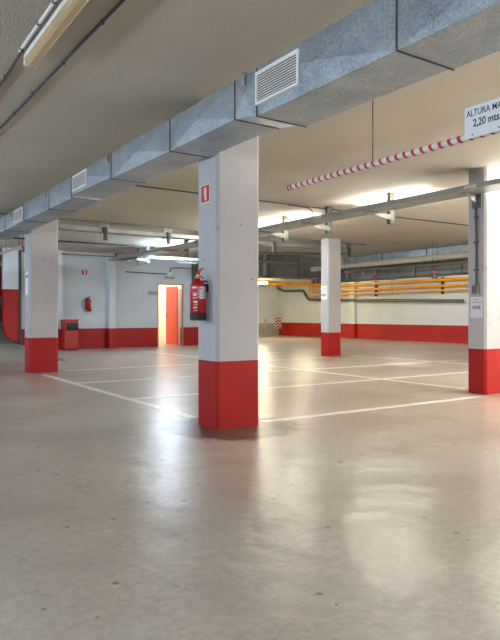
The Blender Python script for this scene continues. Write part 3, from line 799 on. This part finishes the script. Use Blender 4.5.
st = batten((9.6, 20.9, 2.80), 0.9, M['lamp_warm'], 'lit warm ceiling lamp inside the storeroom')

# ------------------------------------------------------------------ ducts and pipes at the right back
def section_run(name, axis, a0, a1, lo0, lo1, z0, z1, n, mat, label, fl='dark_metal', cross=0.02):
    cx = (a0+a1)/2
    org = Vector((lo0, a0, z1)) if axis == 'y' else Vector((a0, lo0, z1))
    t = empty(name, org, label, 'air duct')
    if axis == 'x': t.rotation_euler = (0, 0, -R(90))
    L = (a1-a0)/n
    for i in range(n):
        if axis == 'y':
            duct_section(0, lo1-lo0, i*L, (i+1)*L, z0-z1, z0-z1, 0, mat, t, Vector((0, 0, 0)), cross)
        else:
            duct_section(-(lo1-lo0), 0, i*L, (i+1)*L, z0-z1, z0-z1, 0, mat, t, Vector((0, 0, 0)), cross)
        if i:
            if axis == 'y': flange(0, lo1-lo0, i*L, z0-z1, 0, t, Vector((0, 0, 0)), 0.015, 0.02, fl)
            else: flange(-(lo1-lo0), 0, i*L, z0-z1, 0, t, Vector((0, 0, 0)), 0.015, 0.02, fl)
    return t
section_run('air_duct', 'y', -2.0, 17.2, 14.15, 14.95, 2.20, 2.64, 12, M['duct_dark'], 'large dark rectangular duct along the far right wall above the yellow pipes')
section_run('air_duct', 'y', -2.0, 15.6, 14.25, 14.85, 2.70, 2.97, 10, M['galv_far'], 'shiny galvanised duct against the ceiling over the large dark duct')
section_run('air_duct', 'x', 10.4, 14.1, 16.3, 17.1, 2.30, 2.98, 3, M['duct_dark'], 'dark cross duct under the ceiling right of the nearest column')
def pipe_run(name, pts, r, mat, label, cat='pipe', rings=(), ringmat='steel', ringr=1.25, rd=0.15):
    p0 = Vector(pts[0]); t = empty(name, p0, label, cat)
    g = bmesh.new(); tube(g, rounded([Vector(p)-p0 for p in pts], rd, 5) if len(pts) > 2 else [Vector(p)-p0 for p in pts], r, 16)
    new_obj('pipe_body', g, mat, t, smooth=True)
    for (a, b) in rings:
        g = bmesh.new(); tube(g, [Vector(a)-p0, Vector(b)-p0], r*ringr, 16); new_obj('collar', g, M[ringmat], t, smooth=True)
    return t
pipe_run('large_pipe', [(13.2, 16.0, 2.57), (13.2, -2, 2.57)], 0.078, M['cream_pipe'], 'thick beige pipe running in front of the dark and galvanised ducts', rings=[((13.2, y, 2.57), (13.2, y-0.05, 2.57)) for y in (15.95, 13.6, 12.0, 10.9, 8.2, 5)], ringmat='cream_pipe', ringr=1.07)
pipe_run('thin_pipe', [(13.3, 14.5, 2.46), (13.3, 12.4, 2.40), (13.3, -2, 2.38)], 0.025, M['green_pipe'], 'thin beige pipe just under the thick beige pipe')
g0 = pipe_run('sprinkler_pipe', [(9.2, 16.1, 2.76), (13.0, 16.1, 2.74)], 0.045, M['grey_conduit'], 'grey pipe along the face of the dark cross duct')
for x in (10.9, 11.4):
    g = bmesh.new(); box(g, x-9.2-0.02, x-9.2+0.02, 0.05, 0.18, -0.45, 0.24); new_obj('pipe_strap', g, M['steel'], g0)
# frame with valve
vf = empty('valve_assembly', (13.7, 14.0, 2.2), 'pipe frame with small red valve hanging right of the slim distant column', 'valve')
g = bmesh.new()
for y in (0.55, 0.1, -0.4): tube(g, [(0, y, 0.0), (0, y, 0.26)], 0.025, 8)
tube(g, [(0, 0.6, 0.0), (0, -0.5, 0.0)], 0.02, 8); tube(g, [(0, 0.6, 0.26), (0, -0.5, 0.26)], 0.02, 8)
for y in (0.5, -0.35): tube(g, [(0.1, y, 0.2), (0.1, y, 0.80)], 0.008, 6)
new_obj('pipe_frame', g, M['grey_conduit'], vf, smooth=True)
g = bmesh.new(); box(g, -0.06, 0.0, -0.46, -0.32, -0.03, 0.07); new_obj('red_valve', g, M['stripe_red'], vf)

wx = 19.12
for z, r, lb, y1 in ((2.385, 0.06, 'top thick yellow pipe of three on the far right wall', 23.0), (2.155, 0.05, 'middle yellow pipe of three on the far right wall', 23.2), (1.975, 0.034, 'lowest and thinnest yellow pipe of three on the far right wall', 23.4)):
    pts = [(wx, y1, 2.52), (wx, y1, z), (wx, -2, z)]
    pipe_run('gas_pipe', pts, r, M['yellow_pipe'], lb, rings=[((wx, y, z), (wx, y-0.03, z)) for y in (18.0, 14.2)], ringmat='dark_metal', ringr=1.12, rd=0.08)
pipe_run('gas_pipe', [(wx, 22.6, 2.55), (wx-0.1, 24.0, 2.56), (15.0, 25.9, 2.60), (13.0, 25.9, 2.60)], 0.075, M['yellow_pipe'], 'single yellow pipe running from the wall corner toward the nearest column', rings=[((17.4, 24.78, 2.575), (17.3, 24.83, 2.576))], ringmat='dark_metal', rd=0.1)
for y in (19.05, 15.55, 12.3):
    g = bmesh.new(); box(g, 19.17, 19.29, y-0.02, y+0.02, 1.85, 2.5); box(g, 19.2, 19.3, y-0.015, y+0.015, 1.9, 1.93)
    tag(new_obj('pipe_rack', g, M['dark_metal']), {19.05: 'dark vertical pipe rack behind the yellow pipes, just right of the slim column', 15.55: 'dark vertical pipe rack behind the yellow pipes below the middle zone sign', 12.3: 'dark vertical pipe rack behind the yellow pipes beside the right-edge column'}[y], 'bracket')
pipe_run('drain_pipe', [(19.15, 26.0, 2.45), (19.15, 25.5, 2.28), (19.15, 23.9, 2.25), (19.15, 23.5, 1.80), (19.15, 20.9, 1.72), (19.15, 14.7, 1.57), (19.15, 14.55, 1.57)], 0.065, M['green_pipe'], 'grey-green drain pipe stepping down along the far right wall under the yellow pipes', rings=[((19.15, 17.9, 1.648), (19.15, 17.8, 1.645)), ((19.15, 21.2, 1.727), (19.15, 21.1, 1.725))], ringmat='green_pipe', ringr=1.15, rd=0.12)
pipe_run('cream_pipe', [(15.3, 24.6, 2.72), (18.6, 22.2, 2.72)], 0.10, M['cream_pipe'], 'pale pipe lit by the warm lamp above the single yellow pipe')
# corner guards
def guard(x0, x1, y0, y1, z0, z1, lb, axis):
    t = empty('corner_guard', (x0, y0, z0), lb, 'corner guard')
    g = bmesh.new(); box(g, 0, x1-x0, 0, y1-y0, 0, z1-z0); new_obj('plate', g, M['stripe_white'], t)
    g = bmesh.new(); n = 4; H = z1-z0
    for i in range(n):
        a = H*i/n
        if axis == 'y':
            L = x1-x0; prism(g, [(0, a), (L, a+H/n*0.6), (L, min(H, a+H/n*1.1)), (0, a+H/n*0.5)], 'y', -0.003, 0)
        else:
            L = y1-y0; prism(g, [(0, a+H/n*0.6), (L, a), (L, a+H/n*0.5), (0, min(H, a+H/n*1.1))], 'x', -0.003, 0)
    new_obj('red_bands', g, M['stripe_red'], t)
guard(19.02, 19.28, 26.07, 26.1, 0.35, 0.95, 'red and white striped corner guard on the grey-based far wall beside the red band', 'y')
guard(19.27, 19.30, 25.76, 26.05, 0.35, 0.95, 'red and white striped corner guard where the red band begins', 'x')
guard(18.35, 18.45, 26.07, 26.1, 0.42, 0.85, 'narrow red and white strip on the grey-based far wall', 'y')

# ------------------------------------------------------------------ world, camera, view
wd = bpy.data.worlds.new('World'); bpy.context.scene.world = wd; wd.use_nodes = True
wd.node_tree.nodes['Background'].inputs[0].default_value = (0.75, 0.82, 0.9, 1)
wd.node_tree.nodes['Background'].inputs[1].default_value = 0.3

cam = bpy.data.cameras.new('camera'); co = bpy.data.objects.new('camera', cam); C.objects.link(co)
co.location = (0, 0, 1.05)
co.rotation_euler = (R(90), 0, -math.atan2(415, 620))
cam.sensor_fit = 'HORIZONTAL'; cam.sensor_width = 36; cam.lens = 36*620/500; cam.shift_y = -5/500
cam.clip_start = 0.05; cam.clip_end = 200
sc = bpy.context.scene; sc.camera = co
sc.view_settings.view_transform = 'Standard'; sc.view_settings.look = 'None'
sc.view_settings.exposure = 1.53; sc.view_settings.gamma = 1; sc.view_settings.use_curve_mapping = False
sc.cycles.use_denoising = True
try: sc.cycles.denoiser = 'OPENIMAGEDENOISE'
except Exception: pass
sc.cycles.max_bounces = 10; sc.cycles.diffuse_bounces = 7; sc.cycles.glossy_bounces = 4
sc.cycles.sample_clamp_indirect = 8
